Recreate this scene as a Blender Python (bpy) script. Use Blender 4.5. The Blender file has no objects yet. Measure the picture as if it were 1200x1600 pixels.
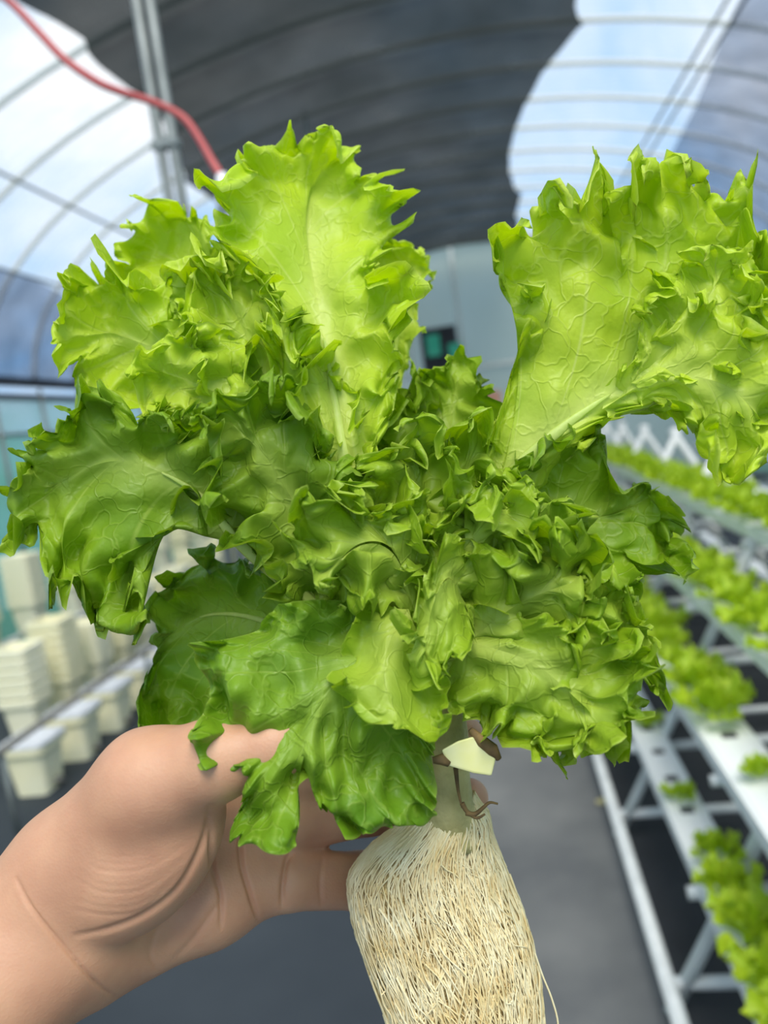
import bpy, bmesh, math, random
import numpy as np
from mathutils import Vector, Matrix

# ------------------------------------------------------------------ camera
SC = bpy.context.scene
COL = SC.collection
F = 1200.0
CAMZ = 1.6
CAM = np.array([0.0, 0.0, CAMZ])
_rho = math.radians(7.0)
_Y = np.array([0.1375, 0.1333, -1.0]); _Y /= np.linalg.norm(_Y)
_X = np.array([math.cos(_rho), math.sin(_rho), 0.1375 * math.cos(_rho) + 0.1333 * math.sin(_rho)])
_X /= np.linalg.norm(_X)
_Z = np.cross(_X, _Y)
RW = np.array([_X, _Y, _Z])            # world = RW @ camera vector
cam_data = bpy.data.cameras.new('camera')
cam = bpy.data.objects.new('camera', cam_data)
COL.objects.link(cam)
cam.matrix_world = Matrix([list(RW[0]) + [CAM[0]], list(RW[1]) + [CAM[1]], list(RW[2]) + [CAM[2]], [0, 0, 0, 1]])
cam_data.sensor_fit = 'VERTICAL'
cam_data.sensor_height = 36.0
cam_data.lens = 36.0 * F / 1600.0
cam_data.clip_start = 0.02
cam_data.clip_end = 200
cam_data.dof.use_dof = True
cam_data.dof.focus_distance = 0.31
cam_data.dof.aperture_fstop = 6.6
SC.camera = cam

# ------------------------------------------------------------------ sky, exposure
SC.view_settings.view_transform = 'Standard'
SC.view_settings.look = 'None'
SC.view_settings.gamma = 1.0
SC.view_settings.use_curve_mapping = False
SC.view_settings.exposure = 0.27
W = bpy.data.worlds.new('sky'); SC.world = W
W.use_nodes = True
nt = W.node_tree
for n in list(nt.nodes): nt.nodes.remove(n)
wo = nt.nodes.new('ShaderNodeOutputWorld'); wb = nt.nodes.new('ShaderNodeBackground')
tc = nt.nodes.new('ShaderNodeTexCoord'); no = nt.nodes.new('ShaderNodeTexNoise'); cr = nt.nodes.new('ShaderNodeValToRGB')
no.inputs['Scale'].default_value = 2.2; no.inputs['Detail'].default_value = 6; no.inputs['Roughness'].default_value = 0.55
no.inputs['Distortion'].default_value = 0.6
cr.color_ramp.elements[0].position = 0.38; cr.color_ramp.elements[0].color = (0.27, 0.52, 0.84, 1)
cr.color_ramp.elements[1].position = 0.66; cr.color_ramp.elements[1].color = (0.92, 0.95, 0.98, 1)
wb.inputs['Strength'].default_value = 1.0
nt.links.new(tc.outputs['Generated'], no.inputs['Vector']); nt.links.new(no.outputs['Fac'], cr.inputs['Fac'])
nt.links.new(cr.outputs['Color'], wb.inputs['Color']); nt.links.new(wb.outputs['Background'], wo.inputs['Surface'])
sd = bpy.data.lights.new('sun', 'SUN'); sd.energy = 3.3; sd.angle = math.radians(35); sd.color = (1.0, 0.97, 0.9)
sun = bpy.data.objects.new('sun', sd); COL.objects.link(sun)
sun.rotation_euler = Vector((-0.5, 1.6, -2.8)).to_track_quat('-Z', 'Y').to_euler()

# ------------------------------------------------------------------ helpers
def unproj(px, py, d):
    """image pixel(s) at a depth d along the optical axis -> world point(s)"""
    px = np.asarray(px, float); py = np.asarray(py, float); d = np.asarray(d, float)
    v = np.stack([(px - 600) / F * d, (800 - py) / F * d, -d], -1)
    return CAM + v @ RW.T

def proj(P):
    v = (np.asarray(P) - CAM) @ RW
    d = -v[..., 2]
    return 600 + v[..., 0] / d * F, 800 - v[..., 1] / d * F, d

def ray(px, py):
    v = unproj(px, py, 1.0) - CAM
    return v

def mesh_obj(name, verts, faces, mat, parent=None, smooth=True):
    me = bpy.data.meshes.new(name)
    me.from_pydata([tuple(map(float, v)) for v in verts], [], [tuple(f) for f in faces])
    if mat: me.materials.append(mat)
    if smooth: me.polygons.foreach_set('use_smooth', [True] * len(me.polygons))
    me.update()
    return link(name, me, parent)

def link(name, data, parent=None):
    o = bpy.data.objects.new(name, data); COL.objects.link(o)
    if parent is not None:
        o.parent = parent
    return o

def tag(o, label, cat, group=None):
    o['label'] = label; o['category'] = cat
    if group: o['group'] = group
    return o

def struct(o, label=None):
    o['kind'] = 'structure'
    if label: o['label'] = label
    return o

def thing(name, loc, label, cat, group=None, rz=0):
    o = link(name, None); o.location = [float(c) for c in loc]; o.rotation_euler = (0, 0, rz)
    return tag(o, label, cat, group)

def copy_tree(o, parent=None):
    c = o.copy(); COL.objects.link(c)
    if parent is not None: c.parent = parent
    for ch in list(o.children): copy_tree(ch, c)
    return c

class MB:
    def __init__(s): s.v = []; s.f = []
    def add(s, v, f):
        b = len(s.v); s.v += [tuple(map(float, p)) for p in v]; s.f += [tuple(i + b for i in q) for q in f]
    def box(s, c, h, rot=None):
        P = [np.array([x, y, z]) * np.array(h) for x in (-1, 1) for y in (-1, 1) for z in (-1, 1)]
        if rot is not None: P = [rot @ p for p in P]
        s.add([np.array(c) + p for p in P], [(0, 1, 3, 2), (4, 6, 7, 5), (0, 4, 5, 1), (2, 3, 7, 6), (0, 2, 6, 4), (1, 5, 7, 3)])
    def tube(s, pts, r, n=8, cap=True):
        pts = np.array(pts, float); m = len(pts)
        r = np.broadcast_to(np.asarray(r, float), (m,))
        t = np.gradient(pts, axis=0); t /= np.linalg.norm(t, axis=1)[:, None] + 1e-12
        a = np.array([0, 0, 1.0]) if abs(t[0][2]) < 0.9 else np.array([1.0, 0, 0])
        nrm = np.cross(t[0], a); nrm /= np.linalg.norm(nrm)
        V = []
        for i in range(m):
            nrm = nrm - t[i] * nrm.dot(t[i]); nrm /= np.linalg.norm(nrm) + 1e-12
            b = np.cross(t[i], nrm)
            for k in range(n):
                q = 2 * math.pi * k / n
                V.append(pts[i] + r[i] * (math.cos(q) * nrm + math.sin(q) * b))
        Fc = [(i * n + k, i * n + (k + 1) % n, (i + 1) * n + (k + 1) % n, (i + 1) * n + k) for i in range(m - 1) for k in range(n)]
        if cap: Fc += [tuple(range(n - 1, -1, -1)), tuple((m - 1) * n + k for k in range(n))]
        s.add(V, Fc)
    def build(s, name, mat, parent=None, smooth=False, bevel=0):
        o = mesh_obj(name, s.v, s.f, mat, parent, smooth)
        if bevel:
            bm = bmesh.new(); bm.from_mesh(o.data)
            bmesh.ops.bevel(bm, geom=list(bm.edges), offset=bevel, segments=2, affect='EDGES', profile=0.6)
            bm.to_mesh(o.data); bm.free()
        return o

def spline(pts, n):
    """Catmull-Rom through pts (any dimension), resampled to n points, uniform in arc length of the first two coordinates"""
    p = np.array(pts, float)
    if len(p) == 2: p = np.array([p[0], (p[0] + p[1]) / 2, p[1]])
    q = np.vstack([2 * p[0] - p[1], p, 2 * p[-1] - p[-2]])
    out = []
    for i in range(1, len(q) - 2):
        t = np.linspace(0, 1, 24, endpoint=False)[:, None]
        a, b, c, d = q[i - 1], q[i], q[i + 1], q[i + 2]
        out.append(0.5 * (2 * b + (c - a) * t + (2 * a - 5 * b + 4 * c - d) * t ** 2 + (3 * b - a - 3 * c + d) * t ** 3))
    out.append(q[-2][None]); out = np.vstack(out)
    s = np.r_[0, np.cumsum(np.linalg.norm(np.diff(out[:, :2], axis=0), axis=1))]
    u = np.linspace(0, s[-1], n)
    return np.stack([np.interp(u, s, out[:, k]) for k in range(out.shape[1])], -1)

# ------------------------------------------------------------------ materials
def lin(r, g, b):
    f = lambda c: (c / 255 / 12.92) if c / 255 <= 0.04045 else ((c / 255 + 0.055) / 1.055) ** 2.4
    return (f(r), f(g), f(b), 1)

def mat_plain(name, c1, c2=None, scale=8.0, rough=0.6, metal=0.0, bump=0.0, detail=4):
    m = bpy.data.materials.new(name); m.use_nodes = True
    t = m.node_tree; b = t.nodes['Principled BSDF']
    b.inputs['Roughness'].default_value = rough; b.inputs['Metallic'].default_value = metal
    tcn = t.nodes.new('ShaderNodeTexCoord'); nz = t.nodes.new('ShaderNodeTexNoise'); rp = t.nodes.new('ShaderNodeValToRGB')
    nz.inputs['Scale'].default_value = scale; nz.inputs['Detail'].default_value = detail
    rp.color_ramp.elements[0].position = 0.3; rp.color_ramp.elements[1].position = 0.7
    rp.color_ramp.elements[0].color = c1; rp.color_ramp.elements[1].color = c2 or c1
    t.links.new(tcn.outputs['Object'], nz.inputs['Vector']); t.links.new(nz.outputs['Fac'], rp.inputs['Fac'])
    t.links.new(rp.outputs['Color'], b.inputs['Base Color'])
    if bump:
        bp = t.nodes.new('ShaderNodeBump'); bp.inputs['Strength'].default_value = bump; bp.inputs['Distance'].default_value = 0.01
        t.links.new(nz.outputs['Fac'], bp.inputs['Height']); t.links.new(bp.outputs['Normal'], b.inputs['Normal'])
    return m

def mat_film(name, col, clear, rough=0.5, tcol=(1, 1, 1, 1), stripes=None):
    """plastic film or net: part clear, part diffusing (both sides)"""
    m = bpy.data.materials.new(name); m.use_nodes = True
    t = m.node_tree
    for n in list(t.nodes): t.nodes.remove(n)
    o = t.nodes.new('ShaderNodeOutputMaterial'); tr = t.nodes.new('ShaderNodeBsdfTransparent'); df = t.nodes.new('ShaderNodeBsdfDiffuse')
    tl = t.nodes.new('ShaderNodeBsdfTranslucent'); m1 = t.nodes.new('ShaderNodeMixShader'); m2 = t.nodes.new('ShaderNodeMixShader')
    tcn = t.nodes.new('ShaderNodeTexCoord'); nz = t.nodes.new('ShaderNodeTexNoise'); mr = t.nodes.new('ShaderNodeMapRange')
    mp = t.nodes.new('ShaderNodeMapping'); mp.inputs['Scale'].default_value = stripes or (1, 1, 1)
    nz.inputs['Scale'].default_value = 3.0; nz.inputs['Detail'].default_value = 5
    t.links.new(tcn.outputs['Object'], mp.inputs['Vector']); t.links.new(mp.outputs['Vector'], nz.inputs['Vector'])
    sw = min(0.1, clear * 0.4); mr.inputs['To Min'].default_value = clear - sw; mr.inputs['To Max'].default_value = clear + sw
    mr.inputs['From Min'].default_value = 0.3; mr.inputs['From Max'].default_value = 0.7
    t.links.new(nz.outputs['Fac'], mr.inputs['Value'])
    df.inputs['Color'].default_value = col; tl.inputs['Color'].default_value = col; tr.inputs['Color'].default_value = tcol
    m1.inputs['Fac'].default_value = 0.5
    t.links.new(df.outputs[0], m1.inputs[1]); t.links.new(tl.outputs[0], m1.inputs[2])
    t.links.new(mr.outputs['Result'], m2.inputs['Fac']); t.links.new(m1.outputs[0], m2.inputs[1]); t.links.new(tr.outputs[0], m2.inputs[2])
    t.links.new(m2.outputs[0], o.inputs['Surface'])
    return m

def mat_leaf(name, pale, mid, deep, trans=0.42, tcol=None, bump=0.5):
    m = bpy.data.materials.new(name); m.use_nodes = True
    t = m.node_tree; N = t.nodes; Lk = t.links.new
    b = N['Principled BSDF']; out = N['Material Output']
    b.inputs['Roughness'].default_value = 0.42
    b.inputs['Specular IOR Level'].default_value = 0.35
    ar = N.new('ShaderNodeAttribute'); ar.attribute_name = 'pale'
    av = N.new('ShaderNodeAttribute'); av.attribute_name = 'vein'
    tcn = N.new('ShaderNodeTexCoord')
    nz = N.new('ShaderNodeTexNoise'); nz.inputs['Scale'].default_value = 30; nz.inputs['Detail'].default_value = 5
    Lk(tcn.outputs['Object'], nz.inputs['Vector'])
    rp = N.new('ShaderNodeValToRGB'); rp.color_ramp.elements[0].position = 0.32; rp.color_ramp.elements[1].position = 0.68
    rp.color_ramp.elements[0].color = deep; rp.color_ramp.elements[1].color = mid
    Lk(nz.outputs['Fac'], rp.inputs['Fac'])
    vo = N.new('ShaderNodeTexVoronoi'); vo.feature = 'DISTANCE_TO_EDGE'; vo.inputs['Scale'].default_value = 85
    n2 = N.new('ShaderNodeTexNoise'); n2.inputs['Scale'].default_value = 60
    Lk(tcn.outputs['Object'], n2.inputs['Vector'])
    mx0 = N.new('ShaderNodeMix'); mx0.data_type = 'VECTOR'; mx0.inputs['Factor'].default_value = 0.03
    Lk(tcn.outputs['Object'], mx0.inputs['A']); Lk(n2.outputs['Color'], mx0.inputs['B'])
    Lk(mx0.outputs['Result'], vo.inputs['Vector'])
    vr = N.new('ShaderNodeMapRange'); vr.inputs['From Min'].default_value = 0.0; vr.inputs['From Max'].default_value = 0.09
    vr.inputs['To Min'].default_value = 0.3; vr.inputs['To Max'].default_value = 0.0
    Lk(vo.outputs['Distance'], vr.inputs['Value'])
    va = N.new('ShaderNodeMath'); va.operation = 'MAXIMUM'
    Lk(vr.outputs['Result'], va.inputs[0]); Lk(av.outputs['Fac'], va.inputs[1])
    vb = N.new('ShaderNodeMath'); vb.operation = 'MAXIMUM'
    Lk(va.outputs[0], vb.inputs[0]); Lk(ar.outputs['Fac'], vb.inputs[1])
    mx = N.new('ShaderNodeMix'); mx.data_type = 'RGBA'
    Lk(vb.outputs[0], mx.inputs['Factor']); Lk(rp.outputs['Color'], mx.inputs['A']); mx.inputs['B'].default_value = pale
    Lk(mx.outputs['Result'], b.inputs['Base Color'])
    bp = N.new('ShaderNodeBump'); bp.inputs['Strength'].default_value = bump; bp.inputs['Distance'].default_value = 0.0015
    ad = N.new('ShaderNodeMath'); ad.operation = 'ADD'
    n3 = N.new('ShaderNodeTexNoise'); n3.inputs['Scale'].default_value = 130; n3.inputs['Detail'].default_value = 3
    Lk(tcn.outputs['Object'], n3.inputs['Vector'])
    Lk(n3.outputs['Fac'], ad.inputs[0]); Lk(vr.outputs['Result'], ad.inputs[1])
    Lk(ad.outputs[0], bp.inputs['Height']); Lk(bp.outputs['Normal'], b.inputs['Normal'])
    tl = N.new('ShaderNodeBsdfTranslucent'); ms = N.new('ShaderNodeMixShader'); ms.inputs['Fac'].default_value = trans
    hs = N.new('ShaderNodeHueSaturation'); hs.inputs['Saturation'].default_value = 1.08; hs.inputs['Value'].default_value = 1.25
    Lk(mx.outputs['Result'], hs.inputs['Color']); Lk(hs.outputs['Color'], tl.inputs['Color'])
    Lk(bp.outputs['Normal'], tl.inputs['Normal'])
    Lk(b.outputs[0], ms.inputs[1]); Lk(tl.outputs[0], ms.inputs[2]); Lk(ms.outputs[0], out.inputs['Surface'])
    return m

M = {}
M['film'] = mat_film('clear_roof_film', lin(215, 228, 236), 0.88, stripes=(1, 4, 1))
M['sidefilm'] = mat_film('side_wall_film', lin(190, 224, 214), 0.45)
M['teal'] = mat_film('teal_side_curtain', lin(156, 216, 192), 0.3)
M['net'] = mat_film('black_shade_net', lin(42, 48, 47), 0.06, stripes=(.5, .5, .5))
M['bugnet'] = mat_film('grey_insect_net', lin(70, 78, 92), 0.42, tcol=(0.85, 0.9, 1, 1))
M['endwall'] = mat_film('end_wall_film', lin(168, 178, 162), 0.08, stripes=(.25, .25, .25))
M['rib'] = mat_film('white_translucent_rib', lin(240, 240, 236), 0.0)  # translucency added so the backlit ribs look bright from below; no real sleeve
M['pole'] = mat_plain('galvanised_pole', lin(122, 127, 124), lin(152, 156, 152), 9, 0.5, 0.3)
M['dark_beam'] = mat_plain('dark_beam', lin(60, 62, 70), lin(80, 82, 88), 3, 0.6)
M['mat'] = mat_plain('black_weed_mat', lin(36, 43, 50), lin(52, 58, 64), 1.6, 0.75, 0, 0.2, 8)
M['walk'] = mat_plain('grey_walkway', lin(82, 84, 86), lin(116, 116, 114), 2.2, 0.7, 0, 0.1, 8)
M['bed'] = mat_plain('black_ground_cover', lin(36, 38, 42), lin(52, 54, 58), 3, 0.8, 0, 0.1)
M['white'] = mat_plain('white_plastic', lin(232, 234, 232), lin(244, 244, 242), 4, 0.35)
M['frame'] = mat_plain('white_painted_tube', lin(205, 207, 205), lin(228, 229, 226), 12, 0.4)
M['hole'] = mat_plain('painted_slot_shade', lin(70, 72, 72), None, 4, 0.8)  # solid plates; the darkness inside the openings is put into their colour
M['cream'] = mat_plain('cream_plastic', lin(250, 242, 200), lin(255, 249, 216), 6, 0.45)
M['cream2'] = mat_plain('ivory_plastic', lin(252, 246, 212), lin(255, 251, 228), 6, 0.45)
M['lid'] = mat_plain('grey_lid', lin(190, 192, 196), lin(225, 226, 230), 30, 0.5)
M['pipe'] = mat_plain('dark_irrigation_pipe', lin(92, 92, 88), lin(120, 118, 110), 6, 0.5)
M['red'] = mat_plain('red_hose', lin(178, 62, 62), lin(196, 84, 80), 10, 0.4)
M['fitting'] = mat_plain('white_fitting', lin(235, 232, 232), None, 4, 0.4)
M['black'] = mat_plain('painted_doorway_shade', lin(42, 44, 48), lin(60, 58, 60), 5, 0.8)  # shade of the open doorway, painted as the colour of a solid panel
M['green_pane'] = mat_plain('green_pane', lin(60, 190, 150), lin(90, 205, 165), 6, 0.5)
M['pink'] = mat_plain('pale_pink_sack', lin(205, 185, 190), lin(225, 210, 212), 6, 0.8)
M['orange'] = mat_plain('orange_box', lin(205, 140, 115), lin(215, 165, 140), 6, 0.7)
M['leaf_top'] = mat_leaf('lettuce_lit', lin(222, 232, 128), lin(200, 221, 46), lin(176, 206, 28), trans=0.34)  # top leaves: light from above is put into a brighter green
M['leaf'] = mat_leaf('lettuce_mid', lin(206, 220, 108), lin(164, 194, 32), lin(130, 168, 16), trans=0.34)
M['leaf_side'] = mat_leaf('lettuce_side', lin(190, 208, 98), lin(144, 178, 30), lin(108, 150, 16), trans=0.34)  # side leaves: their weaker light is put into a darker green
M['leaf_low'] = mat_leaf('lettuce_shaded', lin(176, 200, 90), lin(130, 168, 34), lin(94, 140, 22), trans=0.3, bump=0.6)  # low leaves: the shade down there is painted as the darkest green
M['midrib'] = mat_leaf('lettuce_midrib', lin(222, 232, 150), lin(214, 228, 132), lin(202, 220, 112), trans=0.3, bump=0.1)
M['bgleaf'] = mat_leaf('young_lettuce', lin(210, 224, 90), lin(190, 212, 52), lin(160, 194, 36), trans=0.34)

# ------------------------------------------------------------------ greenhouse shell
XC, AR, BR, Z0 = -0.19, 4.4, 2.18, 2.47
YN, YF = -6.0, 14.4
def arch(th, k=1.0):
    """th = 0 right eave, pi left eave"""
    return XC + AR * k * np.cos(th), Z0 + BR * k * np.sin(th)
def hit_arch(px, py, k=1.0):
    d = ray(px, py)
    a = (d[0] / (AR * k)) ** 2 + (d[2] / (BR * k)) ** 2
    ox, oz = CAM[0] - XC, CAM[2] - Z0
    b = 2 * (ox * d[0] / (AR * k) ** 2 + oz * d[2] / (BR * k) ** 2)
    c = (ox / (AR * k)) ** 2 + (oz / (BR * k)) ** 2 - 1
    t = (-b + math.sqrt(b * b - 4 * a * c)) / (2 * a)
    P = CAM + t * d
    return P[1], math.atan2((P[2] - Z0) / BR, (P[0] - XC) / AR)

def plane_xy(name, x0, x1, y0, y1, z, mat, nx=1, ny=1):
    xs = np.linspace(x0, x1, nx + 1); ys = np.linspace(y0, y1, ny + 1)
    V = [(x, y, z) for y in ys for x in xs]
    Fc = [(j * (nx + 1) + i, j * (nx + 1) + i + 1, (j + 1) * (nx + 1) + i + 1, (j + 1) * (nx + 1) + i) for j in range(ny) for i in range(nx)]
    return mesh_obj(name, V, Fc, mat, None, False)

fl = struct(plane_xy('floor', XC - AR - 1.5, XC + AR + 1.5, YN, YF + 1.0, 0, M['mat']), 'dark woven ground cover on the greenhouse floor')
mb = MB(); mb.box((-0.025, (YN + YF) / 2, 0.004), (0.295, (YF - YN) / 2, 0.004)); mb.build('walkway', M['walk'], fl)
mb = MB(); mb.box((1.05, (YN + YF) / 2, 0.003), (0.76, (YF - YN) / 2, 0.003)); mb.build('bed_cover', M['bed'], fl)

NTH = 48
ths = np.linspace(0, math.pi, NTH + 1)
V, Fc = [], []
ys = np.arange(YN, YF + 0.01, 0.4)
for y in ys:
    for t_ in ths:
        x, z = arch(t_, 1.012); V.append((x, y, z))
for j in range(len(ys) - 1):
    for i in range(NTH):
        a = j * (NTH + 1) + i; Fc.append((a, a + 1, a + NTH + 2, a + NTH + 1))
ceil = struct(mesh_obj('ceiling', V, Fc, M['film']), 'arched clear plastic film roof')
SP = 0.775
Y1 = 5.96
mb = MB(); t2 = np.linspace(0, math.pi, 40)
x, z = arch(t2); mb.tube(np.stack([x, 0 * x, z], -1), 0.027, 8)
rib0 = mb.build('rib', M['rib'], ceil, True)
ry = [Y1 + SP * k for k in range(-14, 11)]
for i, y in enumerate(ry):
    r = rib0 if i == 0 else link('rib', rib0.data, ceil)
    r.location = (0, y, 0)
for px, py in ((1045, 160), (1065, 162), (90, 315), (30, 430)):
    y, t_ = hit_arch(px, py)
    x, z = arch(t_, 0.985)
    mb = MB(); mb.tube([(x, YN, z), (x, 4, z), (x, YF, z)], 0.014, 6); mb.build('purlin', M['pole'], ceil, True)

def net(name, eL, eR, k, mat, amp, label, n=36, parent=None):
    """net following the arch between two edges given as [(Y, theta)]"""
    eL = np.array(sorted(eL)); eR = np.array(sorted(eR))
    ys = np.arange(2.6, YF - 0.2, 0.155 / 2)
    L = np.interp(ys, eL[:, 0], eL[:, 1]); R = np.interp(ys, eR[:, 0], eR[:, 1])
    V = []; 
    for y, l, r in zip(ys, L, R):
        u = np.linspace(0, 1, n + 1)
        th = r + (l - r) * u
        ph = (y - Y1) / SP
        kk = k - amp * np.abs(np.sin(math.pi * ph)) ** 1.0 - 0.004 * np.sin(th * 23 + y * 1.3)
        x, z = XC + AR * kk * np.cos(th), Z0 + BR * kk * np.sin(th)
        V += list(zip(x, np.full(n + 1, y), z))
    Fc = [(j * (n + 1) + i, j * (n + 1) + i + 1, (j + 1) * (n + 1) + i + 1, (j + 1) * (n + 1) + i) for j in range(len(ys) - 1) for i in range(n)]
    return tag(mesh_obj(name, V, Fc, mat), label, 'shade net')

def edge(pts, k=0.975):
    e = [hit_arch(px, py, k) for px, py in pts]
    return e
eL = edge([(30, 5), (70, 22), (115, 50), (150, 100), (188, 130), (225, 150), (248, 195), (262, 245), (290, 285), (325, 308), (370, 330), (420, 360)])
eR = edge([(905, -10), (917, 30), (868, 78), (832, 138), (808, 190), (796, 240), (802, 278), (817, 295), (808, 330), (813, 352), (800, 372)])
net('shade_net', eL, eR, 0.975, M['net'], 0.034, 'black shade net hung under the middle of the arched roof')
eRn = edge([(1160, -10), (1128, 60), (1090, 160), (1062, 215), (1040, 262), (1000, 330)], 0.98)
net('insect_net', eRn, [(YN, 0.02), (YF, 0.02)], 0.982, M['bugnet'], 0.004, 'dark insect netting over the right flank of the roof', 14)
eLn = edge([(-40, 405), (0, 420), (60, 440), (110, 465), (180, 500)], 0.98)
net('insect_net', [(YN, math.pi - 0.02), (YF, math.pi - 0.02)], eLn, 0.982, M['bugnet'], 0.004, 'grey insect netting over the left flank of the roof', 14)

# side walls
def side_wall(name, x, label):
    mb = MB(); mb.box((x, (YN + YF) / 2, 1.0), (0.004, (YF - YN) / 2, 1.0))
    w = struct(mb.build(name, M['teal']), label)
    mb = MB(); mb.box((x, (YN + YF) / 2, 2.2), (0.003, (YF - YN) / 2, 0.2)); mb.build('vent_film', M['sidefilm'], w)
    for z, h in ((2.37, 0.03), (2.52, 0.045)):
        mb = MB(); mb.box((x, (YN + YF) / 2, z), (0.035, (YF - YN) / 2, h)); mb.build('eave_beam', M['dark_beam'], w)
    mb = MB(); mb.tube([(x + 0.01, YN, 2.0), (x + 0.01, YF, 2.0)], 0.02, 8); mb.build('roll_bar', M['pole'], w, True)
    mb = MB(); mb.tube([(0, 0, 0), (0, 0, 2.45)], 0.02, 8)
    p0 = mb.build('wall_post', M['pole'], w, True)
    for i, y in enumerate(ry):
        p = p0 if i == 0 else link('wall_post', p0.data, w)
        p.location = (x + (0.03 if x > 0 else 0.03), y, 0)
    return w
side_wall('wall_left', XC - AR, 'teal plastic side curtain wall of the greenhouse on the left')
side_wall('wall_right', XC + AR, 'teal plastic side curtain wall of the greenhouse on the right')

# end wall
V = []
for t_ in ths:
    x, z = arch(t_); V.append((x, YF, z))
V += [(XC - AR, YF, 0), (XC + AR, YF, 0)]
ew = struct(mesh_obj('wall_back', V, [tuple(range(len(V)))], M['endwall'], None, False), 'grey-green film end wall of the greenhouse')
for x in (-2.6, -1.3, -0.35, 1.0, 2.3):
    zt = Z0 + BR * math.sqrt(1 - ((x - XC) / AR) ** 2)
    mb = MB(); mb.box((x, YF - 0.05, zt / 2), (0.03, 0.03, zt / 2)); mb.build('wall_post', M['rib'], ew)
for z in (2.4,):
    mb = MB(); mb.box((XC, YF - 0.05, z), (AR, 0.025, 0.03)); mb.build('cross_rail', M['rib'], ew)
mb = MB(); mb.tube(np.stack([arch(t2)[0], 0 * t2 + YF - 0.08, arch(t2)[1]], -1), 0.05, 8); mb.build('end_rib', M['rib'], ew, True)
# doorway with green panes, things stored by it
def wallpt(px, py, y=YF - 0.12):
    d = ray(px, py); return CAM + d * ((y - CAM[1]) / d[1])
p0, p1 = wallpt(655, 516), wallpt(728, 640)
mb = MB(); mb.box(((p0[0] + p1[0]) / 2, YF - 0.1, p0[2] / 2), ((p1[0] - p0[0]) / 2, 0.04, p0[2] / 2))
door = struct(mb.build('door_1', M['black']), 'dark doorway in the end wall with two green panes')
for a, b_, c_, d_ in ((665, 525, 690, 555), (700, 538, 724, 570)):
    q0, q1 = wallpt(a, b_), wallpt(c_, d_)
    mb = MB(); mb.box(((q0[0] + q1[0]) / 2, YF - 0.15, (q0[2] + q1[2]) / 2), (abs(q1[0] - q0[0]) / 2, 0.01, abs(q0[2] - q1[2]) / 2)); mb.build('pane', M['green_pane'], door)

# ------------------------------------------------------------------ pole, hose, hanging rod
pd = 2.55
pb = unproj(250, 165, pd)
pole = thing('support_pole', (pb[0], pb[1], 0), 'pair of grey steel tubes standing upright left of the lettuce', 'pole')
zt = Z0 + BR * math.sqrt(1 - ((pb[0] - XC) / AR) ** 2) - 0.05
for dx, zz in ((-0.022, zt), (0.024, zt - 0.02)):
    mb = MB(); mb.tube([(dx, 0, 0), (dx, 0, zz / 2), (dx, 0, zz)], 0.017, 10); mb.build('tube', M['pole'], pole, True)
for z in (0.5, 1.7, 2.62):
    mb = MB(); mb.box((0, 0, z), (0.046, 0.022, 0.012)); mb.build('clamp', M['pole'], pole)
mb = MB(); mb.box((0, 0, 0.006), (0.07, 0.07, 0.006)); mb.build('foot_plate', M['pole'], pole)

hp = [(-90, -75, 1.9), (-30, -28, 1.9), (15, 3, 1.9), (60, 50, 1.9), (100, 92, 1.88), (150, 127, 1.86), (190, 144, 1.85), (240, 160, 1.84), (285, 183, 1.83), (310, 215, 1.82), (330, 250, 1.81), (346, 276, 1.8)]
hp = spline(hp, 60)
P = unproj(hp[:, 0], hp[:, 1], hp[:, 2])
top = P[0].copy(); ztop = Z0 + BR * 0.94 * math.sqrt(1 - ((top[0] - XC) / AR) ** 2) - 0.06
P = np.vstack([[top[0] - 0.25, top[1] + 0.02, ztop], [top[0] - 0.12, top[1] + 0.01, (top[2] + ztop) / 2], P])
hose = thing('red_hose', P[0], 'thin red hose hanging from the roof past the steel pole', 'hose')
mb = MB(); mb.tube(P - P[0], 0.0095, 8); mb.build('tube', M['red'], hose, True)
cp = unproj([346, 349, 350, 352], [272, 284, 296, 330], [1.8] * 4)
mb = MB(); mb.tube(cp - P[0], [0.012, 0.018, 0.020, 0.020], 10); mb.build('fitting', M['fitting'], hose, True)
h0 = unproj(478, 190, 7.0)
zt = Z0 + BR * math.sqrt(1 - ((h0[0] - XC) / AR) ** 2) * 0.97
mb = MB(); mb.tube([(h0[0], h0[1], h0[2] - 0.9), (h0[0], h0[1], h0[2]), (h0[0], h0[1], zt)], 0.02, 8)
tag(mb.build('hanging_rod', M['pole'], None, True), 'thin grey rod hanging from the roof under the shade net', 'rod')

# ------------------------------------------------------------------ channel stand on the right
def channel_mesh():
    """rounded white box channel, 1 m long along Y, unit width/height scaled per channel"""
    mb = MB(); mb.box((0, 0.5, 0), (0.5, 0.5, 0.5))
    bm = bmesh.new(); me = bpy.data.meshes.new('channel'); me.from_pydata(mb.v, [], mb.f); bm.from_mesh(me)
    bmesh.ops.bevel(bm, geom=[e for e in bm.edges if abs((e.verts[0].co - e.verts[1].co).y) > 0.5], offset=0.08, segments=3, affect='EDGES')
    bm.to_mesh(me); bm.free(); me.materials.append(M['white'])
    return me
CHM = channel_mesh()
YA, YB = 0.95, 11.5
LEV = [(0.414, 0.107, 0.40, 'lowest'), (0.497, 0.127, 0.70, 'second lowest'), (0.655, 0.11, 0.90, 'third'), (0.86, 0.11, 1.10, 'top')]
mb = MB(); mb.box((0, 0, 0), (0.018, 0.016, 0.003)); HOLE = mb.build('hole', M['hole']).data
bpy.data.objects.remove(bpy.data.objects['hole'])
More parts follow.
